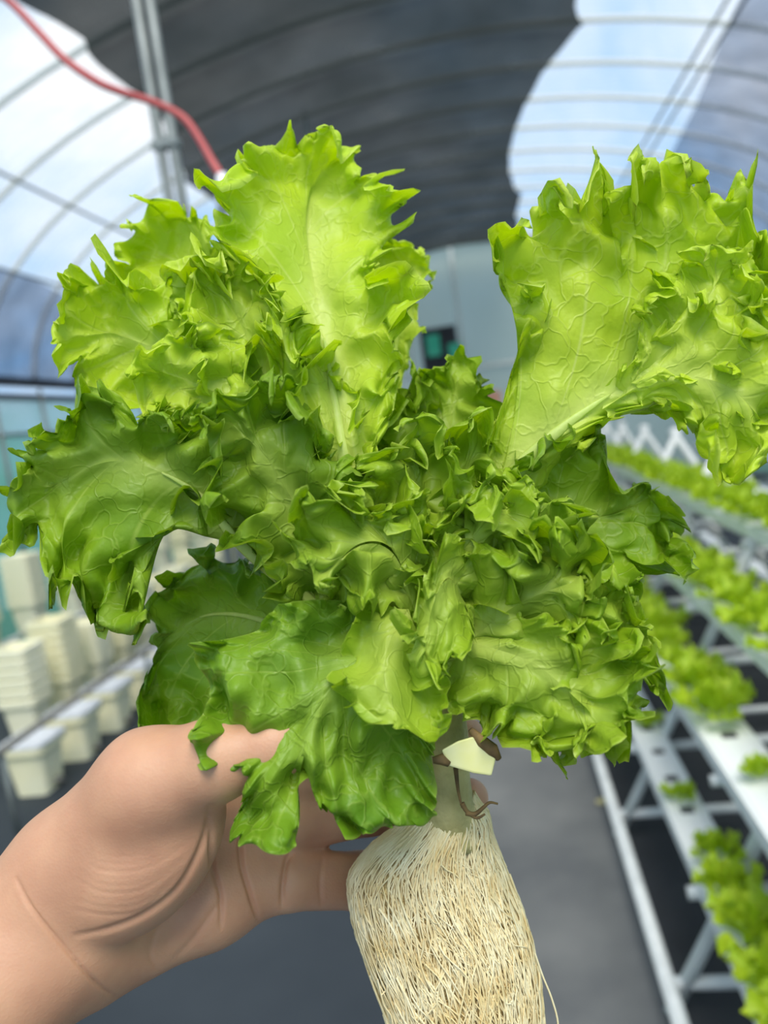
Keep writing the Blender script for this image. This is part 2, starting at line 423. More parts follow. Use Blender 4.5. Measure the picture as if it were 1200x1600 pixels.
def a_stand(x0, label, mirror=1, near=True, rear=True):
    st = thing('channel_stand', (x0, YA, 0), label, 'stand')
    X = lambda x: mirror * x
    mb = MB(); mb.tube([(X(0.27), 0, 0.10), (X(0.27), YB - YA, 0.10)], 0.021, 10); mb.build('floor_rail', M['frame'], st, True)
    w = 2 * 0.97
    mb = MB(); mb.tube([(X(w - 0.27), 0, 0.10), (X(w - 0.27), YB - YA, 0.10)], 0.021, 10); mb.build('floor_rail', M['frame'], st, True)
    first = None
    yy = [1.02, 1.86, 2.69, 3.52, 4.35, 5.2, 6.05, 6.9, 7.75, 8.6, 9.45, 10.3, 11.2]
    defs = [('leg', [(X(0.27), 0, 0.02), (X(0.99), 0, 1.36)], 0.019), ('leg', [(X(w - 0.27), 0, 0.02), (X(w - 0.99), 0, 1.36)], 0.019),
            ('floor_bar', [(X(0.27), 0, 0.10), (X(w - 0.27), 0, 0.10)], 0.017),
            ('cross_bar', [(X(0.34), 0, 0.345), (X(w - 0.34), 0, 0.345)], 0.017),
            ('cross_bar', [(X(0.42), 0, 0.635), (X(w - 0.42), 0, 0.635)], 0.015),
            ('cross_bar', [(X(0.58), 0, 0.835), (X(w - 0.58), 0, 0.835)], 0.015),
            ('cross_bar', [(X(0.78), 0, 1.035), (X(w - 0.78), 0, 1.035)], 0.015)]
    for nm, pts, r in defs:
        mb = MB(); mb.tube(pts, r, 8); o = mb.build(nm, M['frame'], st, True); o.location = (0, yy[0] - YA, 0)
        for y in yy[1:]:
            c = link(nm, o.data, st); c.location = (0, y - YA, 0)
    for side in (1, -1):
        if side == -1 and not rear: continue
        for cx, cw, cz, _ in LEV:
            if side == -1: cx = w - cx
            c = link('channel', CHM, st); c.location = (X(cx), 0, cz - 0.024); c.scale = (cw, YB - YA, 0.05)
            if side == 1 and near:
                for k in range(14):
                    h = link('hole', HOLE, st); h.location = (X(cx), 0.25 + k * 0.19, cz + 0.0015)
    return st
S1 = a_stand(0.0, 'white tiered stand of growing channels right of the walkway')
S2 = a_stand(2.35, 'white tiered stand of growing channels by the right side wall', 1, False)

# young lettuces: leaf meshes shared between the plants
rng = np.random.default_rng(5)
def bg_leaf(seed):
    r = np.random.default_rng(seed); nu, nv = 22, 6
    V, Fc, at = [], [], []
    for j in range(nv + 1):
        q = j / nv
        for i in range(nu + 1):
            u = i / nu
            phi = (u - 0.5) * 3.6
            rad = (0.55 + 0.45 * math.cos(phi * 0.72)) * 0.05 * (1 + 0.12 * math.sin(phi * 9 + seed))
            x = math.sin(phi) * rad * q * 0.9
            y = 0.035 * q ** 0.5 + math.cos(phi) * rad * q + 0.02
            z = 0.012 * q ** 2 * math.sin(phi * 7 + seed) + 0.009 * q ** 3 * math.sin(phi * 15 + seed * 2) + 0.02 * q
            V.append((x, y, z)); at.append(max(0, 0.4 - q))
    for j in range(nv):
        for i in range(nu):
            a = j * (nu + 1) + i; Fc.append((a, a + 1, a + nu + 2, a + nu + 1))
    me = bpy.data.meshes.new('leaf'); me.from_pydata(V, [], Fc); me.materials.append(M['bgleaf'])
    me.polygons.foreach_set('use_smooth', [True] * len(me.polygons))
    me.attributes.new('pale', 'FLOAT', 'POINT').data.foreach_set('value', np.array(at, np.float32))
    me.attributes.new('vein', 'FLOAT', 'POINT').data.foreach_set('value', np.zeros(len(V), np.float32))
    return me
BGL = [bg_leaf(s) for s in range(4)]
def rosette_mats(n, r):
    out = []
    for k in range(n):
        lay = k / n
        el = math.radians(15 + 62 * lay + r.uniform(-8, 8))
        az = k * 2.4 + r.uniform(-.3, .3)
        s = (1.0 - 0.4 * lay) * r.uniform(0.85, 1.15)
        out.append(Matrix.Rotation(az, 4, 'Z') @ Matrix.Rotation(el, 4, 'X') @ Matrix.Diagonal((s, s, s, 1)))
    return out
def rosette_joined(seed):
    r = np.random.default_rng(seed); bm = bmesh.new()
    for k, mt in enumerate(rosette_mats(10, r)):
        me = BGL[k % 4].copy(); me.transform(mt); bm.from_mesh(me); bpy.data.meshes.remove(me)
    me = bpy.data.meshes.new('foliage'); bm.to_mesh(me); bm.free()
    me.materials.append(M['bgleaf'])
    return me
ROS = [rosette_joined(11 + s) for s in range(3)]
def young(x, y, z, s, label, group, near=True):
    r = np.random.default_rng(int(abs(x * 977 + y * 613 + z * 71) * 10) % 99991)
    if near:
        t = thing('young_lettuce', (x, y, z), label, 'lettuce', group, r.uniform(0, 6.28)); t.scale = (s, s, s)
        for k, mt in enumerate(rosette_mats(11, r)):
            l = link('leaf', BGL[int(r.integers(4))], t); l.matrix_local = mt
    else:
        t = link('young_lettuce', ROS[int(r.integers(3))]); t.location = (x, y, z); t.rotation_euler = (0, 0, r.uniform(0, 6.28)); t.scale = (s, s, s)
        tag(t, label, 'lettuce', group)
ORDN = ['first', 'second', 'third', 'fourth', 'fifth', 'sixth', 'seventh', 'eighth', 'ninth', 'tenth', 'eleventh', 'twelfth', 'thirteenth', 'fourteenth', 'fifteenth', 'sixteenth', 'seventeenth', 'eighteenth', 'nineteenth', 'twentieth', 'twenty-first', 'twenty-second', 'twenty-third', 'twenty-fourth', 'twenty-fifth', 'twenty-sixth']
ORD = ['lowest', 'second lowest', 'third', 'top']
rows = {0: [(1.1, 1.25), (1.26, 1.3), (1.42, 1.35), (1.58, 1.3), (1.74, 1.2), (1.9, 0.95), (2.2, 0.62), (2.72, 0.7), (3.3, 1.2), (3.5, 1.2), (3.7, 1.2), (3.9, 1.2)],
        1: [(1.25, 0.6), (1.72, 0.62), (2.05, 1.25), (2.22, 1.3), (2.4, 1.25), (2.62, 1.2), (2.8, 1.3), (3.0, 1.3)] + [(3.2 + 0.2 * k, 1.25) for k in range(12)],
        2: [(1.4 + 0.18 * k, 1.3) for k in range(26)],
        3: [(2.2 + 0.18 * k, 1.3) for k in range(26)]}
for li, lst in rows.items():
    cx, cw, cz, nm = LEV[li]
    for j, (y, s) in enumerate(lst):
        lab = '%s %s lettuce from the near end of the %s white channel' % (ORDN[j], 'small sparse' if s < 0.8 else 'frilly young', nm)
        young(cx, y, cz + 0.004, s * rng.uniform(0.9, 1.1), lab, 'lettuces on the %s channel' % nm, y < 3.0)
for k in range(22):
    young(2.35 + 0.86, 3.0 + 0.3 * k, 1.104, 1.3, '%s frilly lettuce along the top of the stand by the right wall' % ORDN[k], 'lettuces on the far stand', False)

# ------------------------------------------------------------------ buckets on the left
def rounded_square(w, r, n=4):
    pts = []
    for cx, cy, a0 in ((1, 1, 0), (-1, 1, 90), (-1, -1, 180), (1, -1, 270)):
        for k in range(n + 1):
            a = math.radians(a0 + 90 * k / n)
            pts.append((cx * (w - r) + r * math.cos(a), cy * (w - r) + r * math.sin(a)))
    return pts
def bucket_mesh(mat, hgt=0.27, wb=0.085, wt=0.115):
    prof = [(wb, 0.0), (wt - 0.006, hgt - 0.045), (wt + 0.012, hgt - 0.043), (wt + 0.013, hgt - 0.004), (wt + 0.005, hgt), (wt - 0.006, hgt - 0.002), (wb - 0.006, 0.012)]
    V, Fc = [], []; n = 20
    for w, z in prof: V += [(x, y, z) for x, y in rounded_square(w, w * 0.35)]
    for j in range(len(prof) - 1):
        for i in range(n): Fc.append((j * n + i, j * n + (i + 1) % n, (j + 1) * n + (i + 1) % n, (j + 1) * n + i))
    Fc.append(tuple(range(n - 1, -1, -1))); Fc.append(tuple((len(prof) - 1) * n + i for i in range(n)))
    me = bpy.data.meshes.new('body'); me.from_pydata(V, [], Fc); me.materials.append(mat)
    return me
BK = bucket_mesh(M['cream']); BK2 = bucket_mesh(M['cream2'])
def lid_mesh():
    V, Fc = [], []; n = 20
    for w, z in ((0.1305, 0.262), (0.1305, 0.274), (0.11, 0.279), (0.05, 0.279), (0.045, 0.268)):
        V += [(x, y, z) for x, y in rounded_square(w, w * 0.35)]
    for j in range(4):
        for i in range(n): Fc.append((j * n + i, j * n + (i + 1) % n, (j + 1) * n + (i + 1) % n, (j + 1) * n + i))
    Fc.append(tuple(4 * n + i for i in range(n)))
    me = bpy.data.meshes.new('lid'); me.from_pydata(V, [], Fc); me.materials.append(M['lid'])
    return me
LID = lid_mesh()
mb = MB(); mb.tube([(0, 0, 0), (0.03, 0, 0)], 0.022, 10); me = mb.build('spigot', M['pipe'], None, True); SPG = me.data; bpy.data.objects.remove(me)
for k in range(24):
    y = 3.46 + 0.39 * k
    t = thing('lidded_bucket', (-2.5, y, 0), '%s cream bucket with grey lid from the near end of the front row' % ORDN[k], 'bucket', 'lidded buckets in the front row', rng.uniform(-.06, .06))
    link('body', BK, t); link('lid', LID, t)
    s = link('spigot', SPG, t); s.location = (0.097, 0.0, 0.04)
def stack(x, y, z0, n, step, me, label, group):
    for k in range(n):
        o = link('nested_bucket', me); o.location = (x, y, z0 + k * step); o.rotation_euler = (0, 0, rng.uniform(-.04, .04))
        tag(o, label % ('topmost' if k == n - 1 else 'bottom' if k == 0 else ORDN[k] + ' lowest'), 'bucket', group)
bi = 0
for k in range(18):
    y = 4.2 + 0.40 * k
    stack(-3.02, y, 0.0, [6, 7, 5, 7, 6, 6][k % 6], 0.062, BK if k % 2 else BK2, '%%s %s bucket of the %s nested stack behind the dark pipe' % ('cream' if k % 2 else 'ivory', ORDN[k]), 'stacked buckets of the middle row, ' + ('cream' if k % 2 else 'ivory'))
for k in range(10):
    y = 5.0 + 0.62 * k
    stack(-3.85, y, 0.345, [5, 7, 6, 5, 8][k % 5], 0.06, BK2 if k % 3 else BK, '%%s %s bucket of the %s nested stack on the low pipe bench' % ('ivory' if k % 3 else 'cream', ORDN[k]), 'stacked buckets on the bench, ' + ('ivory' if k % 3 else 'cream'))
bench = thing('pipe_bench', (-3.85, 3.5, 0), 'low white pipe bench under bucket stacks along the left wall', 'bench')
for dx in (-0.1, 0.1):
    mb = MB(); mb.tube([(dx, 0, 0.325), (dx, 9, 0.325)], 0.02, 8); mb.build('rail', M['frame'], bench, True)
mb = MB(); mb.box((0, 0, 0.16), (0.13, 0.02, 0.15)); l0 = mb.build('bench_leg', M['frame'], bench)
for k in range(1, 8):
    c = link('bench_leg', l0.data, bench); c.location = (0, 1.25 * k, 0)
ip = thing('irrigation_pipe', (-2.325, 2.9, 0), 'dark irrigation pipe on short posts running above the lidded buckets', 'pipe')
mb = MB(); mb.tube([(0, 0, 0.40), (0, 10.5, 0.40)], 0.018, 8); mb.build('tube', M['pipe'], ip, True)
mb = MB(); mb.tube([(0, 0, 0), (0, 0, 0.40)], 0.013, 8); s0 = mb.build('post', M['pole'], ip, True); s0.location = (0, 0.1, 0)
for k in range(1, 8):
    c = link('post', s0.data, ip); c.location = (0, 0.1 + 1.45 * k, 0)

# stored things by the end wall
q = wallpt(638, 600, 13.6)
mb = MB(); mb.tube([(q[0], 13.6, 0), (q[0], 13.6, 0.06), (q[0], 13.6, 0.8), (q[0] + 0.02, 13.6, 1.5), (q[0], 13.6, 1.95), (q[0], 13.6, 2.05)], [0.17, 0.2, 0.19, 0.2, 0.16, 0.05], 12)
tag(mb.build('fabric_roll', M['pink'], None, True), 'pale pink roll standing by the dark doorway at the far end', 'roll')
q = wallpt(752, 560, 13.4)
mb = MB(); mb.box((q[0], 13.4, 0.95), (0.25, 0.25, 0.95)); 
tag(mb.build('storage_cabinet', M['orange'], None, False, 0.02), 'dull orange cabinet right of the dark doorway', 'cabinet')

# scrap of dry leaf lying on the walkway
d = ray(940, 1252); q = CAM + d * ((0.012 - CAM[2]) / d[2])
mb = MB(); ring = [(0.032 * (1 + 0.3 * math.sin(3 * a + 1)) * math.cos(a), 0.024 * (1 + 0.25 * math.sin(2 * a)) * math.sin(a), 0.006 * math.sin(2 * a + 0.5)) for a in np.linspace(0, 6.283, 14, endpoint=False)]
ring2 = [(x * 0.55, y * 0.55, z * 0.4 + 0.003) for x, y, z in ring]
mb.add(ring + ring2 + [(0, 0, 0.001)], [(i, (i + 1) % 14, 14 + (i + 1) % 14, 14 + i) for i in range(14)] + [(14 + i, 14 + (i + 1) % 14, 28) for i in range(14)])
o = mb.build('leaf_scrap', mat_plain('dry_leaf', lin(206, 196, 150), lin(180, 168, 110), 40, 0.8), None, True)
o.location = [float(q[0]), float(q[1]), 0.0145]
tag(o, 'small pale yellow leaf scrap lying on the grey walkway', 'leaf scrap')

# ------------------------------------------------------------------ the lettuce in the hand
def wavenoise(seed, n=7, lo=0.6, hi=1.6):
    r = np.random.default_rng(seed)
    k = r.uniform(lo, hi, n)[:, None] * np.stack([np.cos(a := r.uniform(0, 2 * math.pi, n)), np.sin(a)], -1)
    p = r.uniform(0, 2 * math.pi, n)
    return lambda u, v: sum(np.sin(2 * math.pi * (k[i, 0] * u + k[i, 1] * v) + p[i]) for i in range(n)) / math.sqrt(n)

def wave1(seed, freq, jitter=0.35):
    """1-D irregular wave around a mean frequency, range about -1..1"""
    r = np.random.default_rng(seed)
    p = r.uniform(0, 6.28, 6); f = r.uniform(0.12, 0.45, 3) * freq
    def w(x):
        ph = freq * x + jitter * (np.sin(6.28 * f[0] * x + p[0]) + 0.7 * np.sin(6.28 * f[1] * x + p[1]))
        am = 0.75 + 0.35 * np.sin(6.28 * f[2] * x + p[2])
        return am * np.sin(6.28 * ph + p[3])
    return w

LET = None
MMPX = 0.31 / F
def lettuce_leaf(mid, outl, seed, mat='leaf', curl=1.7, bias=0.35, wl=95, r0=0.45, fine=1.0, teeth=1.0, cup=0.0, blister=0.0,
                 NU=None, NR=44, rib=11, ribto=0.8, pale=0.5, tang=1.0, label=None, fan=1.25, lobe=1.0, crumple=1.0, sweep=1.0):
    """one leaf: midrib [(px,py,depth)], margin [(px,py[,depth offset])] running from one side of the base round the tip to the other"""
    r = np.random.default_rng(seed)
    mid = np.array(mid, float)
    outl = np.array([tuple(o) + (0.0,) * (3 - len(o)) for o in outl], float)
    ms = spline(mid, 80)
    o_ = spline(outl, 400)
    clen = np.sum(np.linalg.norm(np.diff(o_[:, :2], axis=0), axis=1))          # margin length in pixels
    if NU is None: NU = int(min(640, max(180, clen / 2.6)))
    o_ = spline(outl, NU)
    phi = np.linspace(0, 1, NU)
    tip = np.argmin(np.sum((o_[:, :2] - mid[-1, :2]) ** 2, 1)) / (NU - 1)
    tip = min(max(tip, 0.1), 0.9)
    m = np.where(phi < tip, phi / tip, (1 - phi) / (1 - tip))
    m = 1 - (1 - m) ** 1.15
    att = 0.97 * m ** fan
    idx = att * 79
    Mi = np.stack([np.interp(idx, np.arange(80), ms[:, k]) for k in range(3)], -1)
    PM = unproj(Mi[:, 0], Mi[:, 1], Mi[:, 2])
    PO = unproj(o_[:, 0], o_[:, 1], Mi[:, 2] + o_[:, 2])
    Dv = PO - PM; L = np.linalg.norm(Dv, axis=1) + 1e-6
    er = Dv / L[:, None]
    T = np.gradient(PO, axis=0); T /= np.linalg.norm(T, axis=1)[:, None] + 1e-9
    c = CAM - (PM + PO) / 2; c /= np.linalg.norm(c, axis=1)[:, None]
    # a steady normal: toward the viewer, square to the radial direction, smoothed along the margin
    n_ = c - er * np.sum(c * er, 1)[:, None]; n_ /= np.linalg.norm(n_, axis=1)[:, None]
    side = np.clip(np.minimum(phi, 1 - phi) / 0.06, 0, 1)                       # calm at the leaf base
    amp = 0.3 + 0.7 * np.clip(m * 1.6, 0, 1)
    lob = (14 * wave1(seed + 20, 1.0)(phi * clen / 120) + 5 * wave1(seed + 21, 1.0)(phi * clen / 52)) * lobe * side * amp
    L = np.maximum(L + lob * MMPX, 0.3 * L)
    x = phi * clen / wl                                                         # in wavelengths
    w1 = wave1(seed + 1, 1.0)(x); w2 = wave1(seed + 2, 2.3)(x); w3 = wave1(seed + 3, 5.0)(x)
    # slow edges, quick turn-overs, so that the frill reads as folded lobes
    w1 = np.tanh(1.7 * w1); w2 = np.tanh(1.5 * w2)
    q = 1 - (1 - np.linspace(0, 1, NR)) ** 1.45
    Lpx = L / MMPX
    def bnd(size, rmax, e):
        bw = np.minimum(rmax, size / np.maximum(Lpx, 1))
        return np.clip((q[None, :] - (1 - bw)[:, None]) / np.maximum(bw[:, None], 1e-3), 0, 1) ** e
    B1 = bnd(1.15 * wl, 1 - r0, 1.2); B2 = bnd(0.55 * wl, 0.6, 1.1); B3 = bnd(0.24 * wl, 0.4, 1.0); S2 = B1
    sa = (side * amp)[:, None]
    th = sa * (curl * (w1 + bias)[:, None] * B1 + 1.25 * fine * w2[:, None] * B2 + 0.8 * fine * w3[:, None] * B3)
    th = np.clip(th, -2.6, 2.9)
    dq = np.diff(q, prepend=0)
    cx = np.cumsum(np.cos(th) * dq[None, :], 1); sn = np.cumsum(np.sin(th) * dq[None, :], 1)
    reach = np.maximum(cx.max(1), 0.5)
    st = np.clip(1 / reach, 1, 1.6)
    st = np.convolve(np.pad(st, 10, mode='edge'), np.ones(21) / 21, 'valid')
    tooth_n = clen / 13.0
    tt = phi * tooth_n + 0.5 * wave1(seed + 7, 0.5)(phi * tooth_n)
    tf = tt - np.floor(tt); cell = np.floor(tt).astype(int)
    ta = r.uniform(0.15, 1.0, cell.max() + 3)[cell] ** 1.6
    tooth = np.where(tf < 0.62, tf / 0.62, (1 - tf) / 0.38) ** 1.4 * ta * 0.0028 * teeth * side
    R = (L * st)[:, None] * cx; H = (L * st)[:, None] * sn
    ed = np.clip((q - 0.88) / 0.12, 0, 1) ** 1.2
    R = R + tooth[:, None] * ed[None, :] * np.cos(th); H = H + tooth[:, None] * ed[None, :] * np.sin(th)
    # finer ruffle, blisters, veins, cupping
    lump = wavenoise(seed + 9, 9, 0.5, 1.5)
    U = (o_[:, 0][:, None] * q[None, :] + Mi[:, 0][:, None] * (1 - q[None, :])) / 48.0
    Vv = (o_[:, 1][:, None] * q[None, :] + Mi[:, 1][:, None] * (1 - q[None, :])) / 48.0
    big = wavenoise(seed + 10, 6, 0.25, 0.6)
    H = H + 0.0015 * fine * w3[:, None] * B3 * sa + 0.002 * fine * w2[:, None] * B2 * sa
    inner = np.clip(q / 0.25, 0, 1)[None, :]
    H = H + (0.0006 + 0.0026 * blister) * lump(U * (1 - 0.25 * blister), Vv * (1 - 0.25 * blister)) * inner + 0.0045 * big(U, Vv) * inner * 0.8
    H = H + cup * (4 * q * (1 - q))[None, :] * L[:, None]
    nv = 8
    vx = np.abs(((phi - tip) * 2 * nv + 0.2 * wave1(seed + 12, 5)(phi)) % 1.0 - 0.5)
    vein = np.exp(-(vx / (0.035 + 0.02 * 0)) ** 2)[:, None] * np.clip(1.05 - q, 0, 1)[None, :] ** 0.8
    H = H - 0.0008 * vein
    Tn = 0.006 * tang * sa * wave1(seed + 13, 1.0)(x)[:, None] * B1 + 0.0032 * tang * sa * wave1(seed + 14, 2.3)(x)[:, None] * B2 + 0.0012 * tang * sa * wave1(seed + 15, 5.0)(x)[:, None] * B3
    # side veins leave the midrib forward and bend out to the margin
    msP = unproj(ms[:, 0], ms[:, 1], ms[:, 2]); tmid = np.gradient(msP, axis=0); tmid /= np.linalg.norm(tmid, axis=1)[:, None]
    tm = np.stack([np.interp(idx, np.arange(80), tmid[:, k]) for k in range(3)], -1)
    PC = PM + 0.42 * Dv + tm * (L * 0.30 * sweep)[:, None]
    tq = (R / L[:, None])[..., None]; tc = np.clip(tq, 0, 1)
    PE = PM + er * L[:, None]
    P = (1 - tc) ** 2 * PM[:, None, :] + 2 * tc * (1 - tc) * PC[:, None, :] + tc ** 2 * PE[:, None, :] + (tq - tc) * (2 * (PE - PC))[:, None, :]
    P = P + n_[:, None, :] * H[..., None] + T[:, None, :] * Tn[..., None]
    # crumple: the outer blade folds over itself at two sizes
    Xp = o_[:, 0][:, None] * q[None, :] + Mi[:, 0][:, None] * (1 - q[None, :])
    Yp = o_[:, 1][:, None] * q[None, :] + Mi[:, 1][:, None] * (1 - q[None, :])
    dist = Lpx[:, None] * (1 - q[None, :])
    qin = np.clip(q / 0.22, 0, 1)[None, :]
    E1 = qin * np.clip(1 - dist / (1.5 * wl), 0, 1) ** 0.8 * sa * crumple; E2 = qin * np.clip(1 - dist / (0.75 * wl), 0, 1) * sa * crumple
    E3 = qin * np.clip(1 - dist / (0.42 * wl), 0, 1) * sa * crumple
    for k, (vec, a1, a2) in enumerate(((n_, 30, 11.5), (T, 13, 5), (er, 10, 3.5))):
        d1 = wavenoise(seed + 40 + k, 8, 0.75, 1.3)(Xp / (0.8 * wl), Yp / (0.8 * wl)); d2 = wavenoise(seed + 50 + k, 8, 0.75, 1.3)(Xp / (0.34 * wl), Yp / (0.34 * wl))
        d3 = wavenoise(seed + 60 + k, 8, 0.75, 1.3)(Xp / (0.16 * wl), Yp / (0.16 * wl))
        P = P + vec[:, None, :] * ((a1 * wl / 90 * E1 * d1 + a2 * wl / 90 * E2 * d2 + (5.0, 2.4, 2.0)[k] * wl / 90 * E3 * d3) * MMPX)[..., None]
    # smooth a little across phi in the inner leaf, where the directions converge on the midrib
    K = 15
    Ps = np.pad(P, ((K // 2, K // 2), (0, 0), (0, 0)), mode='edge')
    Ps = sum(Ps[k:k + NU] for k in range(K)) / K
    wgt = np.clip(1 - np.maximum(S2, E1) * 2.5, 0, 1)[..., None]
    P = P * (1 - wgt) + Ps * wgt
    Fc = [(a := i * NR + j, a + NR, a + NR + 1, a + 1) for i in range(NU - 1) for j in range(NR - 1)]
    base = np.array(LET.location)
    o = mesh_obj('leaf', (P - base).reshape(-1, 3), Fc, M[mat], LET)
    pl = pale * np.exp(-(q[None, :] * Lpx[:, None]) / 45.0) + pale * 0.9 * np.exp(-(att * 2.4)[:, None] - q[None, :] * 2.0)
    pl = pl + 0.45 * np.clip((q - 0.965) / 0.035, 0, 1)[None, :]
    o.data.attributes.new('pale', 'FLOAT', 'POINT').data.foreach_set('value', np.clip(pl, 0, 0.9).astype(np.float32).ravel())
    o.data.attributes.new('vein', 'FLOAT', 'POINT').data.foreach_set('value', (0.8 * vein * np.ones_like(pl)).astype(np.float32).ravel())
    if label: o['label'] = label
    if rib:
        n = 40; k = int(80 * ribto)
        pm = unproj(ms[:k, 0], ms[:k, 1], ms[:k, 2])[np.linspace(0, k - 1, n).astype(int)]
        t = np.gradient(pm, axis=0); t /= np.linalg.norm(t, axis=1)[:, None]
        cc = CAM - pm; cc /= np.linalg.norm(cc, axis=1)[:, None]
        sd_ = np.cross(t, cc); sd_ /= np.linalg.norm(sd_, axis=1)[:, None]; nn = np.cross(sd_, t)
        w = rib * MMPX * (1 - np.linspace(0, 1, n)) ** 0.75 + 0.0004
        V = []; K = 8
        for i in range(n):
            for j in range(K):
                a = 2 * math.pi * j / K
                V.append(pm[i] - base + sd_[i] * math.cos(a) * w[i] + nn[i] * (math.sin(a) * w[i] * 0.42 + 0.0009))
        Fr = [(i * K + j, i * K + (j + 1) % K, (i + 1) * K + (j + 1) % K, (i + 1) * K + j) for i in range(n - 1) for j in range(K)]
        Fr += [tuple(range(K - 1, -1, -1)), tuple((n - 1) * K + j for j in range(K))]
        ro = mesh_obj('midrib', V, Fr, M['midrib'], o)
        for nm in ('pale', 'vein'):
            ro.data.attributes.new(nm, 'FLOAT', 'POINT').data.foreach_set('value', np.zeros(len(V), np.float32))
    return o

def fan_outline(mid, width, seed, base_w=0.12, lobes=0.12, asym=0.0, tipover=0.12, round_=0.62):
    """an obovate margin around a midrib, in pixels"""
    ms = spline(np.array(mid, float), 60)
    r = np.random.default_rng(seed)
    t = np.gradient(ms[:, :2], axis=0); t /= np.linalg.norm(t, axis=1)[:, None]
    nrm = np.stack([t[:, 1], -t[:, 0]], -1)
    L = np.sum(np.linalg.norm(np.diff(ms[:, :2], axis=0), axis=1))
    out = []
    u = [0.02, 0.2, 0.38, 0.54, 0.68, 0.8, 0.9, 0.97]
    f = lambda x: base_w + (1 - base_w) * (math.sin(min(1, x / round_) * math.pi / 2) ** 2 if x < round_ else math.cos((x - round_) / (1.12 - round_) * math.pi / 2) ** 0.7)
    for sgn, us in ((1, u), (-1, u[::-1])):
        for x in us:
            i = int(x * 59)
            w = width / 2 * f(x) * (1 + lobes * r.uniform(-1, 1)) * (1 + sgn * asym)
            out.append(ms[i, :2] + sgn * nrm[i] * w)
        if sgn == 1:
            out.append(ms[-1, :2] + t[-1] * L * tipover * (1 + 0.3 * r.uniform(-1, 1)))
    return [tuple(p) for p in out]

core = unproj(690, 1215, 0.325)
LET = thing('lettuce_plant', core, 'large frilly green lettuce with bare white roots held up in the hand', 'lettuce')
bpy.context.view_layer.update()

def auto(mid, width, seed, mat='leaf', **kw):
    fo = {k: kw.pop(k) for k in ('base_w', 'lobes', 'asym', 'tipover', 'round_') if k in kw}
    return lettuce_leaf(mid, fan_outline(mid, width, seed, **fo), seed, mat, **kw)

# --- back leaves
# sliver of a leaf behind, right of the tall one
lettuce_leaf([(640, 1050, .345), (610, 780, .385), (618, 600, .405), (628, 430, .42)],
             [(590, 980), (560, 760), (560, 600), (540, 470), (560, 400), (610, 388), (655, 395), (668, 425), (655, 470), (652, 510), (640, 560), (625, 620), (612, 760), (650, 980)], 21, 'leaf_top', wl=60, curl=1.6, rib=9)
# small leaf tops behind the heart
auto([(665, 1000, .34), (690, 760, .365), (712, 600, .375)], 190, 22, 'leaf', wl=62, curl=1.8, teeth=1.5)
auto([(655, 1000, .345), (640, 760, .37), (645, 640, .38)], 110, 23, 'leaf', wl=50, curl=1.6)
# top left, farthest
lettuce_leaf([(620, 1040, .345), (520, 740, .375), (420, 540, .395), (300, 375, .41)],
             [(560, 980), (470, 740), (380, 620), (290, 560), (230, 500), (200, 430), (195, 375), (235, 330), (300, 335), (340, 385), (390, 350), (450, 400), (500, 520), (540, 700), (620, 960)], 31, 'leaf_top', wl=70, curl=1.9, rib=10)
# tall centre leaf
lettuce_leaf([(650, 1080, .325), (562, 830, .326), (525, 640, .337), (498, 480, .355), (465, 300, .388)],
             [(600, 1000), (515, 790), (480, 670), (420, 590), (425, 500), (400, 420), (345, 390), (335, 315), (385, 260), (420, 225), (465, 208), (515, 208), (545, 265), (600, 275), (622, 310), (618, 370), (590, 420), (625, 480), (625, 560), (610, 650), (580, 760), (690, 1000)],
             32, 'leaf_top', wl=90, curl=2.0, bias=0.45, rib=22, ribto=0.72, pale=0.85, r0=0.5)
# broad left leaf
lettuce_leaf([(640, 1080, .33), (530, 800, .345), (430, 660, .352), (300, 570, .355), (150, 510, .355)],
             [(590, 1010), (480, 780), (400, 700), (310, 650), (220, 650), (130, 640), (112, 600), (125, 560), (100, 510), (112, 465), (140, 420), (185, 425), (215, 450), (260, 420), (320, 440), (385, 470), (440, 540), (500, 620), (560, 760), (660, 1000)],
             33, 'leaf_top', wl=95, curl=1.8, bias=0.3, rib=13, r0=0.5)
# middle frill between them
auto([(640, 1060, .33), (510, 800, .338), (410, 625, .344), (330, 480, .35)], 230, 34, 'leaf_top', wl=75, curl=2.1, bias=0.5, rib=10, teeth=1.2)
auto([(480, 720, .337), (405, 570, .336), (345, 440, .34)], 170, 35, 'leaf_top', wl=72, curl=2.2, bias=0.5, rib=0, teeth=1.2, pale=0.35)
auto([(440, 690, .334), (340, 615, .331), (235, 575, .33)], 160, 36, 'leaf_top', wl=70, curl=2.2, bias=0.5, rib=0, teeth=1.2, pale=0.35)
# --- big right leaf, its blade fanning up from a bent midrib
lettuce_leaf([(690, 1070, .33), (745, 850, .326), (800, 745, .323), (880, 668, .321), (970, 606, .323), (1060, 560, .33), (1160, 500, .338)],
             [(670, 1000), (735, 800), (762, 690), (795, 600), (815, 530), (852, 498), (850, 470), (800, 458), (774, 418), (800, 372), (845, 335), (885, 318), (902, 285), (940, 276), (955, 325), (978, 330), (985, 295), (1035, 245), (1090, 272), (1150, 292), (1172, 350), (1205, 405), (1245, 470), (1240, 560), (1200, 630), (1120, 655), (1050, 640), (1000, 640), (950, 660), (890, 720), (830, 800), (740, 1000)],
             41, 'leaf_top', wl=92, curl=1.7, bias=0.35, rib=27, ribto=0.7, pale=0.8, r0=0.35, lobe=0.8, teeth=1.2, crumple=1.25)
auto([(960, 600, .332), (1040, 480, .336), (1110, 360, .338)], 190, 44, 'leaf_top', wl=85, curl=1.9, bias=0.4, rib=0, teeth=1.2)
